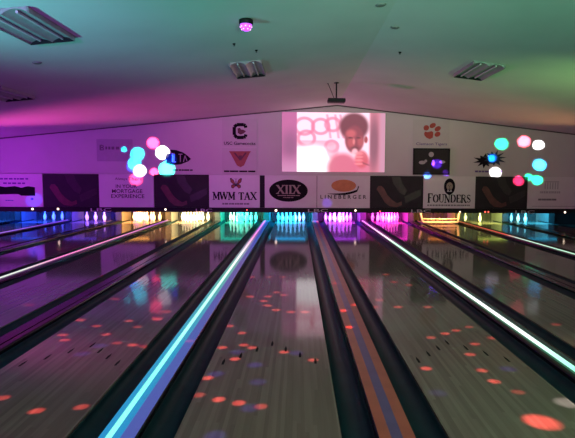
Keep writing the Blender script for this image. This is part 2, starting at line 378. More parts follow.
for k in LANES:
    t = thing('pin_light', (k*SP, D+.62, .47), '%s light bar above the pins %s' % (HUE[k], UNDER[k]), 'light', 'light bars above the pins')
    MB().box(-.52, .52, -.06, .06, .03, .09).build('housing', M['black'], t)
    b = MB()
    for hx in (-.4, .4): b.box(hx-.012, hx+.012, -.012, .012, .085, .39)
    b.box(-.412, .412, -.012, .012, .08, .095)
    b.build('hanger', M['black'], t)
    l = bpy.data.lights.new('pin_lamp', 'AREA'); l.shape = 'RECTANGLE'; l.size = 1.0; l.size_y = .06; l.energy = PL[k]*2.4; l.color = LCOL[k]; l.spread = math.radians(120)
    lo = bpy.data.objects.new('pin_lamp', l); C.objects.link(lo); lo.location = (k*SP, D+.70, .49)
    lo.rotation_euler = (Vector((0, 1.3, -.36))).to_track_quat('-Z', 'Y').to_euler()
    # bulged diffuser under the housing
    pr = [(.05*math.cos(PI+PI*i/8), .03+.035*math.sin(PI+PI*i/8)) for i in range(9)]
    v = [(-.50, y, z) for y, z in pr]+[(.50, y, z) for y, z in pr]; n = 9
    MB().add(v, [(i, i+1, n+i+1, n+i) for i in range(n-1)]+[tuple(range(n)), tuple(range(n, 2*n))]).build('diffuser', glow('pin_glow', COL[k], POW[k]*.22), t)

# ------------------------------------------------------------------ pins
inch = .0254
prof = [(.98,0),(1.06,.12),(1.41,.75),(1.83,1.75),(2.12,2.75),(2.30,3.6),(2.383,4.5),(2.35,5.3),(2.21,6.2),(1.93,7.1),(1.56,7.95),(1.22,8.75),(1.0,9.4),(.90,10),(.92,10.7),(1.03,11.6),(1.17,12.5),(1.26,13.3),(1.25,13.8),(1.10,14.4),(.78,14.8),(.35,14.97),(.02,15)]
pin0 = MB().lathe([(r*inch, z*inch) for r, z in prof], 20).build('bowling_pin', M['pin'])
PY = 18.42
rows = {1: (0, 0), 2: (-1, 1), 3: (1, 1), 4: (-2, 2), 5: (0, 2), 6: (2, 2), 7: (-3, 3), 8: (-1, 3), 9: (1, 3), 10: (3, 3)}
PN = {1: 'front pin', 2: 'left pin in the second row', 3: 'right pin in the second row', 4: 'left pin in the third row', 5: 'middle pin in the third row', 6: 'right pin in the third row',
      7: 'leftmost pin in the back row', 8: 'second pin from left in back row', 9: 'second pin from right in back row', 10: 'rightmost pin in the back row'}
SHORT = {-3: 'yellow lit set left of two', -2: 'yellow lit set right of two', -1: 'aqua green lit set', 0: 'cyan lit set', 1: 'purple lit set', 2: 'magenta pink lit set'}
SETS = {-6: (3,), -5: (8, 9, 10), -4: (4, 5, 6), 4: (7, 5), 5: (7, 4, 2)}
first = True
for k in LANES:
    ids = SETS.get(k, () if k == 3 else tuple(range(1, 11)))
    for j, i in enumerate(sorted(ids, key=lambda i: rows[i][0])):
        o = pin0 if first else pin0.copy()
        if not first: C.objects.link(o)
        first = False
        cx, r = rows[i]
        o.location = (k*SP+cx*.1524, PY+r*.264, 0.0)
        if k in SHORT: lab = '%s of the %s' % (PN[i], SHORT[k])
        else:
            w = {1: ['only'], 2: ['left', 'right'], 3: ['left', 'middle', 'right']}[len(ids)][j]
            lab = 'white bowling pin, the %s standing one in the %s lit lane' % (w, HUE[k])
        tag(o, lab, 'bowling pin', '%s lit bowling pins' % HUE[k])

# sweep bar lowered on the orange lane
t = thing('sweep_bar', (3*SP, D+.98, 0), 'pale sweep bar lowered across the orange lit lane without pins', 'sweep bar')
MB().box(-.62, .62, -.03, .03, .03, .10).build('bar', M['rakewhite'], t, bevel=.008)
MB().box(-.60, .60, -.015, .015, .16, .19).build('upper_rail', M['rakewhite'], t, bevel=.005)
for s in (-1, 1):
    MB().tube((s*.62, 0, .06), (s*.70, .12, .50), .035).build('arm', M['rakewhite'], t)

# ------------------------------------------------------------------ header beam under the signs
PT, PB = 1.648, .60                               # sign row top and bottom
t = thing('header_beam', (0, D, 0), 'long black header beam under the row of signs with small lamps', 'beam')
MB().box(-11.2, 10.4, -.04, .05, .452, PB-.004).build('beam', M['black'], t, bevel=.008)
warm, red = glow('lamp_warm', (1, .72, .55), 3.0), glow('lamp_red', (1, .12, .08), 2.5)
for px, py, r, m in ((32.5, 209, .036, warm), (58, 209, .036, warm), (165.5, 209.5, .034, warm), (247, 210, .022, red), (276, 210.5, .04, warm), (355.5, 210.5, .034, warm), (380, 211.3, .022, red), (460, 211.8, .024, warm), (485.2, 211.9, .026, red), (488.4, 211.9, .026, red), (565, 212.3, .034, warm)):
    p = at_y(px, py, D-.04)
    b = MB(); b.tube((p.x, -.055, p.z), (p.x, -.04, p.z), r*.75, 12, r2=r)
    b.build('indicator_lamp', m, t)
for px, py, w in ((101, 209.8, 20), (204, 210.3, 16), (318, 210.6, 20), (421, 211.1, 20), (525, 212, 20)):
    p = at_y(px, py, D-.04); s = w/31/2
    text_mesh('LBC', p.x-s, p.x+s, p.z-.05, p.z+.05, -.0425, .0).build('lettering', M['headtxt'], t)

# ------------------------------------------------------------------ the row of signs
Uz = (PT+PB)/2
PX = 1/31.0
def sign(k, label, white=True, group=None):
    t = thing('advertising_sign' if white else 'picture_panel', (k*SP, D, Uz), label, 'sign' if white else 'picture', group)
    hw, hh = SP/2-.008, (PT-PB)/2
    if not white: hw = SP/2-.004
    r_ = hw-(.10 if k == -1 else 0); l_ = -hw+(.045 if k == 0 else 0)
    MB().box(l_, r_, -.022, .035, -hh, hh).build('board', M['board'] if white else M['darkboard'], t, bevel=.006)
    return t
YF = -.0225
struct(MB().box(-11.2, 10.4, D+.037, D+.059, PB, PT-.01).build('trim_3', M['black']))
# landscape sign, far left
t = sign(-5, 'white sign with a black landscape photograph band and faint lines of text')
q = MB().ext([(-.85, -.14), (.1, -.12), (.2, -.17), (.62, -.17), (.62, .10), (.40, .13), (.2, .08), (0, .13), (-.3, .10), (-.6, .15), (-.85, .12)], YF-.004, YF).build('landscape_print', M['ink'], t)
b = MB(); dashes(b, -.7, .45, .36, .05, YF, 9, 3); dashes(b, -.35, .35, .22, .05, YF, 5, 4); b.build('lettering', M['purpleink'], t)
b = MB(); b.ext(ell(.52, -.27, .045, .035, 14), YF-.003, YF); dashes(b, -.3, -.05, -.32, .03, YF, 4, 6); b.build('emblem', M['blueink'], t)
# the mortgage sign
t = sign(-3, 'white sign reading IN YOUR MORTGAGE EXPERIENCE in three lines')
text_mesh('Always', -.35, .03, .32, .42, YF-.002).build('script_line', M['ink'], t)
text_mesh('There', .06, .50, .33, .43, YF-.002).build('script_line', M['redink'], t)
text_mesh('IN YOUR', -.33, .33, .09, .20, YF-.002, .008).build('lettering', M['ink'], t)
text_mesh('MORTGAGE', -.45, .50, -.07, .05, YF-.002, .008).build('lettering', M['ink'], t)
text_mesh('EXPERIENCE', -.48, .56, -.23, -.11, YF-.002, .008).build('lettering', M['ink'], t)
# butterfly sign
t = sign(-1, 'white sign with an orange butterfly above MWM TAX in capitals')
serif_text('MWM TAX', -.74, .66, -.26, -.03, YF).build('lettering', M['ink'], t)
b = MB(); dashes(b, -.44, .44, -.40, .05, YF, 9, 8, .18); b.build('small_lettering', M['inkgrey'], t)
bf = thing_b = MB()
def wing(s):
    return ([(s*.015, .22), (s*.07, .36), (s*.16, .43), (s*.19, .41), (s*.17, .30), (s*.10, .24), (s*.015, .20)],
            [(s*.015, .20), (s*.10, .23), (s*.155, .19), (s*.15, .12), (s*.09, .09), (s*.05, .13), (s*.015, .17)])
dark = MB(); lite = MB()
for s in (-1, 1):
    for w_ in wing(s):
        cxx = sum(p[0] for p in w_)/len(w_); czz = sum(p[1] for p in w_)/len(w_)
        dark.ext(w_, YF-.003, YF)
        lite.ext([(cxx+(x-cxx)*.72, czz+(z-czz)*.72) for x, z in w_], YF-.006, YF-.003)
dark.ext(ell(0, .25, .014, .12, 12), YF-.004, YF); dark.stroke([(0, .36), (.035, .42)], .008, YF); dark.stroke([(0, .36), (-.035, .42)], .008, YF)
bo = dark.build('butterfly_emblem', M['ink'], t); lite.build('wing_patches', M['rust'], bo)
# oval sign
t = sign(0, 'white sign with a large black oval bearing XIIX')
ov = MB().ext(ell(-.05, .03, .62, .355, 48), YF-.004, YF).build('oval_emblem', M['oval'], t)
serif_text('XIIX', -.44, .34, -.06, .20, YF-.004).build('lettering', M['gold'], ov)
b = MB(); dashes(b, -.40, .32, -.125, .025, YF-.004, 3, 2, .05); dashes(b, -.22, .12, -.19, .025, YF-.004, 6, 9); b.build('small_lettering', M['gold'], ov)
# orange ellipse sign
t = sign(1, 'white sign with an orange ellipse and black swoosh above LINEBERGER')
MB().ext(ell(.0, .20, .40, .195, 40), YF-.004, YF).build('ellipse_emblem', M['orange'], t)
sw = []
for i in range(17):
    u = i/16; sw.append((-.52+1.02*u, -.055+.16*u**3 - .0*u))
low = [(-.52+1.02*u, -.065-.03*math.sin(PI*u)*1.2+.20*max(0, u-.45)**2*3.0*.55) for u in [i/16 for i in range(17)]]
low[-1] = (.50, .17); sw[-1] = (.47, .20)
MB().ext(sw+low[::-1], YF-.008, YF-.004).build('swoosh', M['ink'], t)
text_mesh('L I N E B E R G E R', -.75, .74, -.225, -.10, YF-.002, .012).build('lettering', M['ink'], t)
# face emblem sign
t = sign(3, 'white sign with a ringed face emblem above FOUNDERS')
serif_text('FOUNDERS', -.72, .72, -.33, -.07, YF, big=(0,)).build('lettering', M['ink'], t)
b = MB(); dashes(b, -.72, .70, -.42, .045, YF, 18, 5); b.build('small_lettering', M['inkgrey'], t)
rg = MB().ext(ell(0, .19, .185, .265, 36), YF-.004, YF).build('ring_emblem', M['ink'], t)
MB().ext(ell(0, .20, .105, .13, 24), YF-.007, YF-.004).build('face', M['gold'], rg)
b = MB(); b.ext([(-.06, .11), (.06, .11), (.08, .02), (-.08, .02)], YF-.007, YF-.004); b.ext([(-.045, .10), (.045, .10), (0, .03)], YF-.010, YF-.007, 1); b.build('collar', [M['poster'], M['ink']], rg)
b = MB(); b.ext(ell(-.04, .225, .016, .010, 10), YF-.009, YF-.007); b.ext(ell(.04, .225, .016, .010, 10), YF-.009, YF-.007); b.ext([(-.012, .17), (.012, .17), (0, .22)], YF-.009, YF-.007); b.ext(ell(0, .135, .03, .008, 10), YF-.009, YF-.007)
b.build('face_features', M['ink'], rg)
# pale sign, right
t = sign(5, 'pale grey-green sign with a small column emblem and faint text')
b = MB()
for i in range(6):
    x = -.30+i*.085
    b.box(x, x+.035, YF-.003, YF, .12, .34)
b.box(-.32, .18, YF-.003, YF, .35, .38); b.build('column_emblem', M['postergrey'], t)
b = MB(); dashes(b, -.45, .25, .02, .07, YF, 10, 14); b.build('lettering', M['postergrey'], t)
b = MB(); dashes(b, -.50, .12, -.22, .06, YF, 7, 15, .1); b.box(-.70, .80, YF-.003, YF, -.445, -.435); b.build('small_lettering', M['inkgrey'], t)
# dark bowling pictures
DP = {-4: 'dark picture of a bowler reaching down, between the landscape sign and the capitals sign', -2: 'dark picture of a bowler reaching down, left of the butterfly sign',
      2: 'dark picture of a bowler reaching down, right of the orange ellipse sign', 4: 'dark picture of a bowler reaching down, right of the face emblem sign', -6: 'dark picture at the outer left'}
for k in (-4, -2, 2, 4):
    t = sign(k, DP[k], False, 'dark pictures in the sign row')
    MB().ext([(-.18, .50), (.10, .50), (.18, .28), (.34, .06), (.26, -.10), (.10, -.02), (-.10, .25)], YF-.003, YF).build('printed_leg', M['arm2'], t)
    MB().ext([(-.66, .10), (-.60, .20), (-.50, .20), (-.42, .12), (-.30, -.10), (-.14, -.26), (.02, -.36), (.16, -.30), (.18, -.42), (.0, -.49), (-.22, -.46), (-.38, -.34), (-.56, -.06)], YF-.005, YF).build('printed_arm', M['arm'], t)
    MB().ext([(.25, -.15), (.55, .0), (.80, .10), (.80, -.10), (.55, -.25), (.3, -.35)], YF-.003, YF).build('printed_patch', M['arm2'], t)  # dim patch of the printed picture

# ------------------------------------------------------------------ graphics on the upper wall
YW = D+.0597
def wall_sign(name, px0, py0, px1, py1, label, cat='poster', m='poster', th=.010):
    a, b = at_y(px0, py0, YW), at_y(px1, py1, YW)
    cx, cz = (a.x+b.x)/2, (a.z+b.z)/2; hw, hh = abs(b.x-a.x)/2, abs(a.z-b.z)/2
    t = thing(name, (cx, YW, cz), label, cat)
    if m: MB().box(-hw, hw, -th, 0, -hh, hh).build('sheet', M[m], t)
    def L(px, py):                                 # a point on the sheet
        p = at_y(px, py, YW); return (p.x-cx, p.z-cz)
    return t, L, -th
# block C
t, L, y = wall_sign('wall_sign', 222, 118.5, 257, 146.5, 'white poster with a black block letter C')
def px_poly(L, pts): return [L(a, b) for a, b in pts]
oc = [(247.6, 127.6), (247.6, 125.2), (245, 123.2), (236.2, 123.2), (232.8, 126.2), (232.8, 135.6), (236.2, 139), (245, 139), (247.6, 136.8), (247.6, 134.4)]
ic = [(244.2, 134.4), (243.6, 136), (237.8, 136), (235.8, 134.2), (235.8, 127.8), (237.8, 126.2), (243.6, 126.2), (244.2, 127.6)]
b = MB(); n = len(oc); pp = px_poly(L, oc); qq = px_poly(L, ic)
path = [((245.9, 127.6)), ]
mid = [(245.9, 127.8), (245.4, 125.6), (243.8, 124.7), (237.0, 124.7), (234.3, 127.0), (234.3, 135.0), (237.0, 137.5), (243.8, 137.5), (245.4, 136.6), (245.9, 134.4)]
b.stroke(px_poly(L, mid), .105, y); b.build('letter_emblem', M['ink'], t)
MB().ext(px_poly(L, [(237.5, 128.5), (240, 127.8), (241, 129.5), (243.5, 129.8), (246, 131.2), (243.5, 133.6), (240.5, 134.6), (237.8, 133)]), y-.003, y).build('centre_mark', M['maroon'], t)
x0, z0 = L(224, 144.8); x1, z1 = L(255.5, 141.9)
text_mesh('USC Gamecocks', x0, x1, z0, z1, y-.002, .015).build('lettering', M['ink'], t)
# triangle poster
t, L, y = wall_sign('wall_sign', 222, 148, 257, 174.6, 'white poster with a rust orange wedge shaped emblem')
MB().ext(px_poly(L, [(229, 151.2), (251, 151.2), (249.5, 153.5), (244, 165.5), (240.5, 167.2), (237, 165.5), (230.5, 153.5)]), y-.003, y).build('wedge_emblem', M['rust'], t)
b = MB(); b.stroke(px_poly(L, [(234.5, 152.8), (240.4, 160), (246, 152.8)]), .05, y-.003); b.ext(px_poly(L, [(238.5, 155.5), (242.3, 155.5), (240.4, 160)]), y-.008, y-.003)
b.build('letter_mark', M['maroon'], t)
b = MB(); x0, z0 = L(224, 171.2); x1, _ = L(256, 171); dashes(b, x0, x1, z0, .05, y, 4, 21, .08); b.build('lettering', M['ink'], t)
# arrowhead emblem
t, L, y = wall_sign('wall_emblem', 162, 148, 192, 174, 'black arrowhead emblem with pale letters on the wall', 'emblem', None, .004)
MB().ext(px_poly(L, [(170.2, 149.6), (176, 150), (183, 152.4), (188, 156), (191, 158.9), (188, 161.5), (181, 164.3), (174, 165), (171.5, 165), (165.5, 163), (166.8, 160.5), (165.2, 158.5), (166.2, 153.5), (171.5, 153.8)]), y, 0).build('arrowhead', M['ink'], t)
b = MB()
for pts in ([(172.5, 153), (172.5, 162)], [(174, 153), (174, 162), (176, 162)], [(178.5, 154.2), (182.5, 154.2)], [(180.4, 154.2), (180.4, 162)], [(183.5, 162), (185, 155.5), (187, 161)]):
    b.stroke(px_poly(L, pts), .026, y)
b.build('letters', M['postergrey'], t)
b = MB(); x0, z0 = L(173, 170); x1, _ = L(193, 170); dashes(b, x0, x1, z0, .045, 0, 5, 22, .1); b.build('lettering', M['ink'], t)
# faint grey poster, left
t, L, y = wall_sign('wall_sign', 96.5, 139, 133, 161.5, 'faint lilac grey poster left of the coloured light spots', m='postergrey')
b = MB(); b.stroke(px_poly(L, [(100.5, 145), (100.5, 150)]), .05, y); b.stroke(px_poly(L, [(100.5, 145), (103.4, 145.6), (103.4, 147.2), (100.5, 147.4), (103.6, 148.2), (103.6, 149.8), (100.5, 150)]), .03, y)
x0, z0 = L(105.5, 148); x1, _ = L(128, 148); dashes(b, x0, x1, z0, .09, y, 6, 31, .35); b.build('lettering', M['inkgrey'], t)
# paw poster
t, L, y = wall_sign('wall_sign', 413, 119.5, 449, 147.2, 'white poster with a red paw print')
b = MB()
for cx, cy, rx, ry, rot in ((426.2, 127.9, 2.2, 2.0, .5), (432.6, 125.6, 2.6, 1.75, .5), (437.6, 128.8, 2.6, 1.75, .5), (437.4, 134.3, 2.4, 1.8, .5)):
    c0 = L(cx, cy); b.ext(ell(c0[0], c0[1], rx*PX*1.3, ry*PX*1.35, 18, 0, rot), y-.003, y)
b.ext(px_poly(L, [(424, 133.2), (425, 131.6), (428, 132.2), (431, 131.2), (433, 132), (433.2, 134.5), (432.6, 137.6), (429.8, 139.2), (426.4, 137.8), (424.4, 135.6)]), y-.003, y)
b.build('paw_emblem', M['redink'], t)
x0, z0 = L(416, 145.9); x1, z1 = L(447, 142.7)
text_mesh('Clemson Tigers', x0, x1, z0, z1, y-.002, .012).build('lettering', M['purpleink'], t)
# dark framed picture
t, L, y = wall_sign('framed_picture', 413.2, 148.2, 449.2, 174.9, 'dark framed picture below the red paw poster', 'picture', 'darkboard', .03)
a, c_ = L(413.2, 148.2), L(449.2, 174.9)
b = MB(); fw = .05
for (xa, xb, za, zb) in ((a[0], c_[0], a[1]-fw, a[1]), (a[0], c_[0], c_[1], c_[1]+fw), (a[0], a[0]+fw, c_[1], a[1]), (c_[0]-fw, c_[0], c_[1], a[1])): b.box(xa, xb, y-.015, y, za, zb)
b.build('frame', M['black'], t)
b = MB()
for cx, cy, rx, ry in ((431, 154.5, 2.6, 2.6), (422, 162.5, 3.4, 1.8), (442, 162, 3.0, 1.6), (425.5, 161, 1.4, 1.4), (433, 163, 1.6, 3)):
    c0 = L(cx, cy); b.ext(ell(c0[0], c0[1], rx*PX, ry*PX, 18), y-.004, y)
b.build('print', M['postergrey'], t)
# spiky emblem
t, L, y = wall_sign('wall_emblem', 474, 150, 505, 172, 'black and blue spiky burst emblem on the wall', 'emblem', None, .004)
r0 = random.Random(5)
def burst(cx, cy, r1, r2, n, a0=0):
    pts = []
    for k in range(2*n):
        a = a0+PI*k/n; r = (r1 if k % 2 == 0 else r2)*(r0.uniform(.85, 1.15)); pts.append((cx+1.15*r*math.cos(a), cy-.8*r*math.sin(a)))
    return pts
MB().ext(px_poly(L, burst(484.6, 161, 9.2, 5.0, 10, .2)), y, 0).build('dark_burst', M['ink'], t)
MB().ext(px_poly(L, burst(494, 158.2, 10.2, 5.4, 11, .1)), y-.004, y-.001).build('blue_burst', mat('ink_navy', (.01, .02, .07), .5), t)
b = MB(); c0 = L(491.6, 158.6); b.ext(ell(c0[0], c0[1], .11, .12, 16), y-.007, y-.004); b.build('blue_centre', M['blueink'], t)
b = MB(); x0, z0 = L(475, 171.4); x1, _ = L(503, 171.4); dashes(b, x0, x1, z0, .06, 0, 7, 41, .15); b.build('lettering', M['purpleink'], t)

# ------------------------------------------------------------------ projected picture: a lit screen
def sstep(e0, e1, x):
    u = max(0, min(1, (x-e0)/(e1-e0))); return u*u*(3-2*u)
def inell(x, y, cx, cy, rx, ry, soft=.25):
    d = math.hypot((x-cx)/rx, (y-cy)/ry); return 1-sstep(1-soft, 1+soft, d)
def mix(a, b, u): return tuple(p+(q-p)*u for p, q in zip(a, b))
def picture(x, y):                                  # x 0..102, y 0..60 from top left
    c = rgb(255, 222, 236)
    # swirling painted letters behind the singer
    for cx, cy, r in ((22, 14, 9), (24, 26, 8), (38, 14, 8), (50, 12, 7), (49, 34, 6)):
        d = abs(math.hypot(x-cx, (y-cy)*1.1)-r)
        c = mix(c, rgb(226, 130, 165), .75*(1-sstep(.8, 2.4, d)))
    for x0 in (44, 52, 57): c = mix(c, rgb(226, 140, 170), .6*(1-sstep(.6, 1.8, abs(x-x0-.15*y)))*(1 if 2 < y < 26 else 0))
    if y > 28: c = mix(c, rgb(228, 150, 176), .5*inell(x, y, 30, 31, 22, 4))
    c = mix(c, rgb(255, 250, 253), inell(x, y, 30, 50, 22, 17))
    c = mix(c, rgb(240, 170, 190), .6*inell(x, y, 50, 38, 6, 9))
    c = mix(c, rgb(205, 104, 134), .9*inell(x, y, 60, 56, 15, 15))       # shirt
    c = mix(c, rgb(212, 116, 146), .9*inell(x, y, 80, 58, 12, 14))
    c = mix(c, rgb(122, 50, 70), inell(x, y, 71, 14, 14.5, 14, .18))       # hair
    c = mix(c, rgb(148, 64, 82), inell(x, y, 71.5, 27, 9.5, 14, .15))      # face
    c = mix(c, rgb(208, 110, 118), .8*inell(x, y, 68, 21, 5, 4, .5)); c = mix(c, rgb(196, 98, 106), .8*inell(x, y, 68, 30, 3.5, 5, .5))
    c = mix(c, rgb(196, 100, 108), .7*inell(x, y, 77.5, 29, 3, 5, .5))
    for ex in (67.5, 75.5): c = mix(c, rgb(95, 28, 40), .9*inell(x, y, ex, 25.2, 2.2, .9, .5))
    c = mix(c, rgb(230, 150, 152), .8*inell(x, y, 71, 29, 1.2, 3, .6)); c = mix(c, rgb(100, 32, 46), .85*inell(x, y, 72, 35.4, 3.2, 1.3, .5))
    c = mix(c, rgb(170, 76, 84), inell(x, y, 83, 27, 1.8, 3.5, .3))
    c = mix(c, rgb(250, 200, 210), .9*inell(x, y, 72, 40, 3, 4, .4)); c = mix(c, rgb(206, 96, 112), .9*inell(x, y, 79, 47, 6.5, 9, .25))  # microphone, hand
    for hy in (41, 44.5, 48, 51.5): c = mix(c, rgb(240, 160, 168), .75*inell(x, y, 76, hy, 4, 1.2, .5))
    c = mix(c, rgb(140, 60, 78), .6*(1-sstep(.4, 1.4, abs(y-52-.35*(x-84))))*(1 if 80 < x < 90 else 0))
    if x > 85: c = mix(c, mix(mix(rgb(205, 130, 150), rgb(140, 84, 106), inell(x, y, 91, 30, 5, 26, .6)), rgb(196, 150, 172), sstep(94, 99, x)), sstep(85, 88, x)*.95)
    if x < 15: c = mix(mix(rgb(226, 130, 190), rgb(180, 110, 160), inell(x, y, 8, 34, 8, 14, .8)), rgb(240, 190, 225), sstep(38, 60, y)*.7); c = mix(c, (.10, .05, .12), .38)
    return c
tl, br = at_y(282, 112, YW), at_y(384.5, 172.3, YW)
scx, scz = (tl.x+br.x)/2, (tl.z+br.z)/2; shw, shh = (br.x-tl.x)/2, (tl.z-br.z)/2
t = thing('projection_screen', (scx, YW, scz), 'bright pink projected picture of a singer with a large afro, on the wall', 'projection screen')
NXp, NYp = 136, 80
me = bpy.data.meshes.new('projected_picture')
vv = [(-shw+2*shw*i/NXp, -.012, shh-2*shh*j/NYp) for j in range(NYp+1) for i in range(NXp+1)]
ff = [(j*(NXp+1)+i, (j+1)*(NXp+1)+i, (j+1)*(NXp+1)+i+1, j*(NXp+1)+i+1) for j in range(NYp) for i in range(NXp)]
me.from_pydata(vv, [], ff)
ca = me.color_attributes.new('picture', 'FLOAT_COLOR', 'POINT')
for j in range(NYp+1):
    for i in range(NXp+1):
        ca.data[j*(NXp+1)+i].color = (*[q*(.40+.60*q) for q in mix(picture(102*i/NXp, 60*j/NYp), (.85, .55, .62), .13)], 1)
sm = bpy.data.materials.new('projected_light'); sm.use_nodes = True; n_ = NT(sm.node_tree)
o_ = n_.n('ShaderNodeOutputMaterial'); p_ = n_.n('ShaderNodeBsdfPrincipled'); a_ = n_.n('ShaderNodeVertexColor'); a_.layer_name = 'picture'
p_.inputs['Base Color'].default_value = (.05, .05, .05, 1); p_.inputs['Roughness'].default_value = .8; n_.l(a_.outputs[0], p_.inputs['Emission Color']); p_.inputs['Emission Strength'].default_value = 1.5
n_.l(p_.outputs[0], o_.inputs[0]); me.materials.append(sm)
po = bpy.data.objects.new('projected_picture', me); C.objects.link(po); po.parent = t
MB().box(-shw-.01, shw+.01, -.011, 0, -shh-.01, shh+.01).build('screen_sheet', M['poster'], t)

# ------------------------------------------------------------------ ceiling fixtures
def troffer(px, py, label, width=.57, length=1.2):
    p = at_ceil(px, py); s = SL if p.x < RX else -SL
    t = thing('ceiling_light', (p.x, p.y, ceil_z(p.x)-.001), label, 'ceiling light', 'unlit ceiling light fixtures')
    t.rotation_euler = (0, -math.atan(s), 0)
    w = width/2; h = .062
    # two reflector troughs, open below
    n = 10; pr = []
    for q in (0, 1):
        x0 = -w + q*w
        for i in range(n+1):
            u = i/n; pr.append((x0+u*w, -h+(h-.012)*math.sin(PI*u)**.8))
    b = MB(); top = [(w, -.002), (-w, -.002)]
    b.ext(pr+top, -length, -.012, smooth=False)
    b.build('reflector_body', M['metal'], t)
    # dark far end plate closing both troughs
    MB().ext([(-w, -.002), (-w, -h-.010), (w, -h-.010), (w, -.002)], -.012, 0).build('end_plate', M['plate'], t)
    for q in (-.5, .5):
        MB().tube((q*w, -length+.05, -.032), (q*w, -.03, -.032), .016, 10).build('lamp_tube', M['poster'], t)
    for sx in (-1, 1):
        MB().box(sx*w-.008, sx*w+.008, -length, -.012, -h-.006, -.002).build('side_rail', M['metal'], t)
    return t
troffer(52, 37.5, 'unlit twin tube ceiling light at top left corner of the photo')
troffer(20, 97, 'unlit twin tube ceiling light low at left above the purple wall')
troffer(251, 74, 'unlit twin tube ceiling light with silver gleam near the purple dome lamp')
troffer(468, 75.5, 'unlit twin tube ceiling light on the green right side of ceiling')
# party dome
p = at_ceil(246, 19.5); DOME = p.copy()
t = thing('party_light', (p.x, p.y, ceil_z(p.x)), 'small glowing purple dome party light on the ceiling', 'party light')
MB().lathe([(.085, 0), (.092, -.01), (.092, -.055), (.08, -.065)], 24).build('base', M['black'], t)
MB().lathe([(.078, -.065), (.076, -.09), (.066, -.118), (.045, -.14), (.02, -.15), (.001, -.152)], 24).build('dome', glow('dome_glow', (.52, .08, 1.0), 1.6), t)
b = MB()
for r, z, n in ((.074, -.098, 8), (.056, -.130, 6)):
    for k in range(n):
        a = 2*PI*k/n; b.lathe([(.001, .009), (.008, .005), (.009, 0), (.008, -.005), (.001, -.009)], 8, c=(r*math.cos(a), r*math.sin(a), z))
b.build('lenses', glow('lens_glow', (1, .45, 1), 2.2), t)
# projector on its pole
p = at_ceil(336.5, 82.5)
t = thing('projector', (p.x, p.y, ceil_z(p.x)), 'black projector hanging on a pole from the ceiling ridge', 'projector')
MB().tube((0, 0, 0), (0, 0, -.02), .06, 16).build('ceiling_plate', M['black'], t)
MB().tube((0, 0, -.02), (.0, 0, -.38), .018, 10).build('pole', M['black'], t)
MB().box(-.21, .21, -.16, .16, -.475, -.385).build('body', M['black'], t, bevel=.02)
MB().tube((.09, .16, -.43), (.09, .20, -.43), .04, 16).build('lens', M['chrome'], t)
b = MB(); b.tube((-.21, 0, -.01), (-.05, 0, -.38), .008, 8); b.tube((-.21, 0, .01), (-.21, 0, -.03), .02, 10); b.build('cable', M['black'], t)
# little ceiling fittings
spots = [(400, 52, .02, 'small dark sprinkler head above the right ceiling light'), (256.3, 50, .018, 'small dark sprinkler head just above the silver ceiling light'), (234, 43.5, .016, 'small sprinkler head between purple dome and silver ceiling light'),
         (395, 27, .051, 'small grey ceiling disc high on the right of the ridge'), (381, 4.5, .055, 'dark ceiling disc at the top edge of the photo'), (37, 62.5, .052, 'small dark ceiling disc below the top left light')]
for px, py, r, lab in spots:
    p = at_ceil(px, py); s = SL if p.x < RX else -SL
    t = thing('sprinkler_head' if r < .05 else 'ceiling_disc', (p.x, p.y, ceil_z(p.x)), lab, 'ceiling fitting')
    t.rotation_euler = (0, -math.atan(s), 0)
    MB().lathe([(r*1.3, .0), (r*1.3, -.008), (r, -.018)], 16).build('flange', M['plate'] if r < .05 else M['discgrey'], t)
    if r < .05: MB().lathe([(r*.35, -.018), (r*.35, -.03), (r*.8, -.034), (r*.8, -.038)], 12).build('nozzle', M['plate'], t)

# ------------------------------------------------------------------ light
wd = bpy.data.worlds.new('world'); bpy.context.scene.world = wd; wd.use_nodes = True
wd.node_tree.nodes['Background'].inputs[0].default_value = (0, 0, 0, 1)
def spot(name, loc, aim, col, watt, deg=90, blend=1.0, r=.15):
    l = bpy.data.lights.new(name, 'SPOT'); l.energy = watt; l.color = col; l.spot_size = math.radians(deg); l.spot_blend = blend; l.shadow_soft_size = r
    o = bpy.data.objects.new(name, l); C.objects.link(o); o.location = loc
    o.rotation_euler = (Vector(aim)-Vector(loc)).to_track_quat('-Z', 'Y').to_euler(); return o
def point(name, loc, col, watt, r=.2):
    l = bpy.data.lights.new(name, 'POINT'); l.energy = watt; l.color = col; l.shadow_soft_size = r
    o = bpy.data.objects.new(name, l); C.objects.link(o); o.location = loc; return o
spot('wash_teal', (-4.5, 4.0, .9), (-2.5, 6.2, 3.7), (.10, .80, .76), 700, 84)
spot('wash_green', (6.8, 7.2, .9), (5.8, 11.0, 3.4), (.34, .85, .22), 460, 90)
spot('wash_sea', (2.6, -3.0, .9), (2.4, 3.0, 4.6), (.20, .85, .50), 5200, 62)
spot('wash_magenta', (-10.8, 14.2, .8), (-6.0, 15.6, 2.8), (.55, .02, 1.0), 480, 130)
spot('wash_pink', (-10.8, 13.6, .8), (1.5, 14.6, 3.9), (1.0, .08, .46), 2700, 50)  # unseen lamp, added for the screen's pink on the ceiling
spot('wash_amber', (10.8, 14.6, .8), (3.0, 14.6, 3.8), (1.0, .45, .20), 520, 60)
spot('wash_rose', (1.0, -2.5, 1.5), (1.0, 17.0, 2.4), (1.0, .50, .80), 1300, 34)  # unseen lamp behind the camera, added to lift the wall in pink
spot('wash_violet', (-2.0, -2.5, 1.5), (-5.2, 17.0, 2.6), (.52, .05, 1.0), 3000, 40)
spot('wash_grey', (7.0, -2.5, 1.8), (7.5, 17, 2.2), (1.0, .94, .95), 480, 38)  # unseen neutral lamp, added to lift the right of the far wall
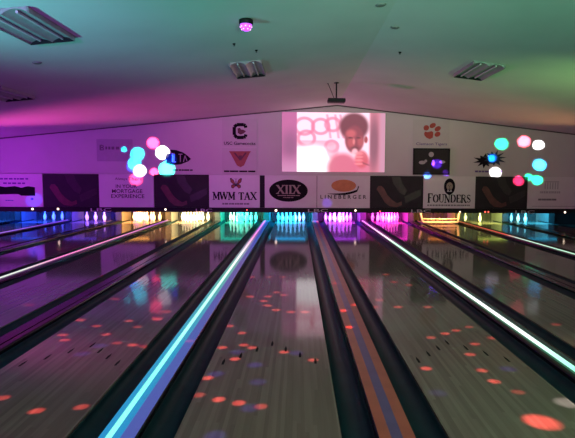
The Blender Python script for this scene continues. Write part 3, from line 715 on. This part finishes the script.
spot('lane_rose', (.6, -2.0, 3.2), (1.3, 7.0, 0), (1.0, .30, .40), 560, 95)  # unseen overhead lamp, added to tint lanes pink against green bounce
point('fill_white', (0.5, -2.0, 3.0), (1.0, .80, .84), 40, .4)  # unseen weak fill lamp, added to brighten the whole room

def gobo(name, loc, dots, base=1000.0, soft=.75):
    """A multi-beam projector lamp: each dot is (target point, radius in m, colour, radiant strength)."""
    l = bpy.data.lights.new(name, 'POINT'); l.energy = base; l.shadow_soft_size = 0.0; l.use_nodes = True
    o = bpy.data.objects.new(name, l); C.objects.link(o); o.location = loc; loc = Vector(loc)
    t = NT(l.node_tree); out = t.n('ShaderNodeOutputLight'); em = t.n('ShaderNodeEmission'); t.l(em.outputs[0], out.inputs[0])
    tc = t.n('ShaderNodeTexCoord'); acc = None
    for p, r, col, s in dots:
        d = Vector(p)-loc; q = d.length; d.normalize(); a = r/q
        dp = t.n('ShaderNodeVectorMath', operation='DOT_PRODUCT'); dp.inputs[1].default_value = d; t.l(tc.outputs['Normal'], dp.inputs[0])
        mr = t.n('ShaderNodeMapRange', interpolation_type='SMOOTHSTEP'); mr.inputs['From Min'].default_value = math.cos(a*(1+soft)); mr.inputs['From Max'].default_value = math.cos(a*(1-soft))
        t.l(dp.outputs['Value'], mr.inputs['Value'])
        sc = t.n('ShaderNodeVectorMath', operation='SCALE'); sc.inputs[0].default_value = Vector(col)*s*q*q; t.l(mr.outputs[0], sc.inputs['Scale'])
        if acc is None: acc = sc.outputs[0]
        else:
            ad = t.n('ShaderNodeVectorMath', operation='ADD'); t.l(acc, ad.inputs[0]); t.l(sc.outputs[0], ad.inputs[1]); acc = ad.outputs[0]
    t.l(acc, em.inputs['Color']); em.inputs['Strength'].default_value = 1.0
    return o
LP = (.3, 4.7, ceil_z(.3)-.25)
red_ = (1, .11, .10)
R = [(63,335,1),(64.7,340,1),(79.5,320,.9),(96.7,326,.9),(106,334.5,1),(29,305,.5),(2,398,1),(36.4,411,1.2),(81.4,407,1),(115,299,.6),(129,321,.9),(137.5,327,.7),(157,319,1.2),(117,343,.7),(133,345,1.3),
     (144.6,346.6,.7),(166.6,311.8,.7),(188.7,344.7,1),(252,277,.7),(269,277,.6),(283,277,.6),(250,296.5,1),(268,296.5,1),(264,301,1),(267.4,305.5,1),(276,310,1),(284,295,.8),(276.7,292.4,.8),(291,312,.8),(305,312,.8),
     (229.7,326,.8),(242,333,.9),(244,345,1.1),(252,347.6,1),(222.4,347.6,1),(235,359,1.2),(284,352,1.1),(313,360,1),(208,378,1.2),(199,395,.6),(218.7,399.5,1.3),(238.8,403,1.3),(261,406.5,.7),
     (386,274.4,.8),(394,282,.8),(409,285,.6),(379,300,.6),(398,307,.9),(428,307,.7),(375,307,.6),(344,313,1),(336,285,.6),(356,307,.7),(350,330,1.2),(426,368.5,1.3),(431,337.6,.8),(445,333.6,1.1),(456,330.5,1),(469,327,.6),
     (475,344,.9),(470,354.5,1),(482,370.5,1),(494,381.4,1.3),(492,338,.7),(518,392,.5),(556,324.5,.5),(104,276,.5),(58,249,.6)]
fd = []
for px, py, s in R:
    p = at_z(px, py, 0); fd.append((p, .034 if py > 320 else .042, red_, .135*s))
p = at_z(541.6, 422); fd.append((p, .076, red_, .33))
p = at_z(569, 403); fd.append((p, .065, (.8, .8, .8), .10))
for px, py, s in ((82,354,1),(100,346,1),(255,365,1),(258,382,.8),(215,436,1),(237,352,.8),(296,353,.9),(216,374,1),(250,408,.8),(508,369,.8),(438,393,.5)):
    p = at_z(px, py); fd.append((p, .05, (.14, .08, 1), .03*s))
gobo('party_beams_floor', LP, fd)
CYN, BLU, WHT, GRE, REDP = (0, .75, 1.0), (0, .06, 1.0), (1, .95, 1), (0, 1.0, .36), (1, .04, .14)
wdots = []
for px, py, r, col, s in ((137.5,154,.22,CYN,1.0),(134.5,163,.20,CYN,.9),(124,149.5,.10,CYN,.45),(140,171,.20,WHT,1.3),(153,143,.20,REDP,.8),(162.5,152.5,.22,WHT,1.5),(167,169,.26,(.02,1,.75),1.1),(171,159.5,.19,BLU,1.0),(154,172,.14,REDP,.7),(133,166,.2,BLU,.5),
                          (136,179,.22,REDP,.35),(34,200,.25,BLU,.08),
                          (501.5,144,.20,GRE,.8),(524,141.5,.20,(1,.10,.16),.75),(538.5,145,.17,WHT,1.2),(539.5,165,.20,(.02,.45,1),1.1),(495.5,172.6,.18,WHT,1.3),(518.5,181,.17,(1,.03,.12),4.5),(537,180,.17,GRE,.8),(528,177,.13,GRE,.5),
                          (492.5,158,.15,(.02,.4,1),.7),(437,164,.17,(.14,.02,1),.8),(427,175.2,.13,(.05,.2,1),.5),(446,173,.11,(.25,.04,1),.3),(327,203,.18,(.14,.06,1),.025)):
    p = at_y(px, py, YW if py < 175 else D-.02); wdots.append((p, r*.82, col, s*.8))
gobo('party_beams_wall', (-.6, 4.6, 3.35), wdots, soft=.30)
cy = bpy.context.scene.cycles
cy.max_bounces = 6; cy.diffuse_bounces = 3; cy.glossy_bounces = 3; cy.use_denoising = True
try: cy.sample_clamp_indirect = 4.0
except Exception: pass
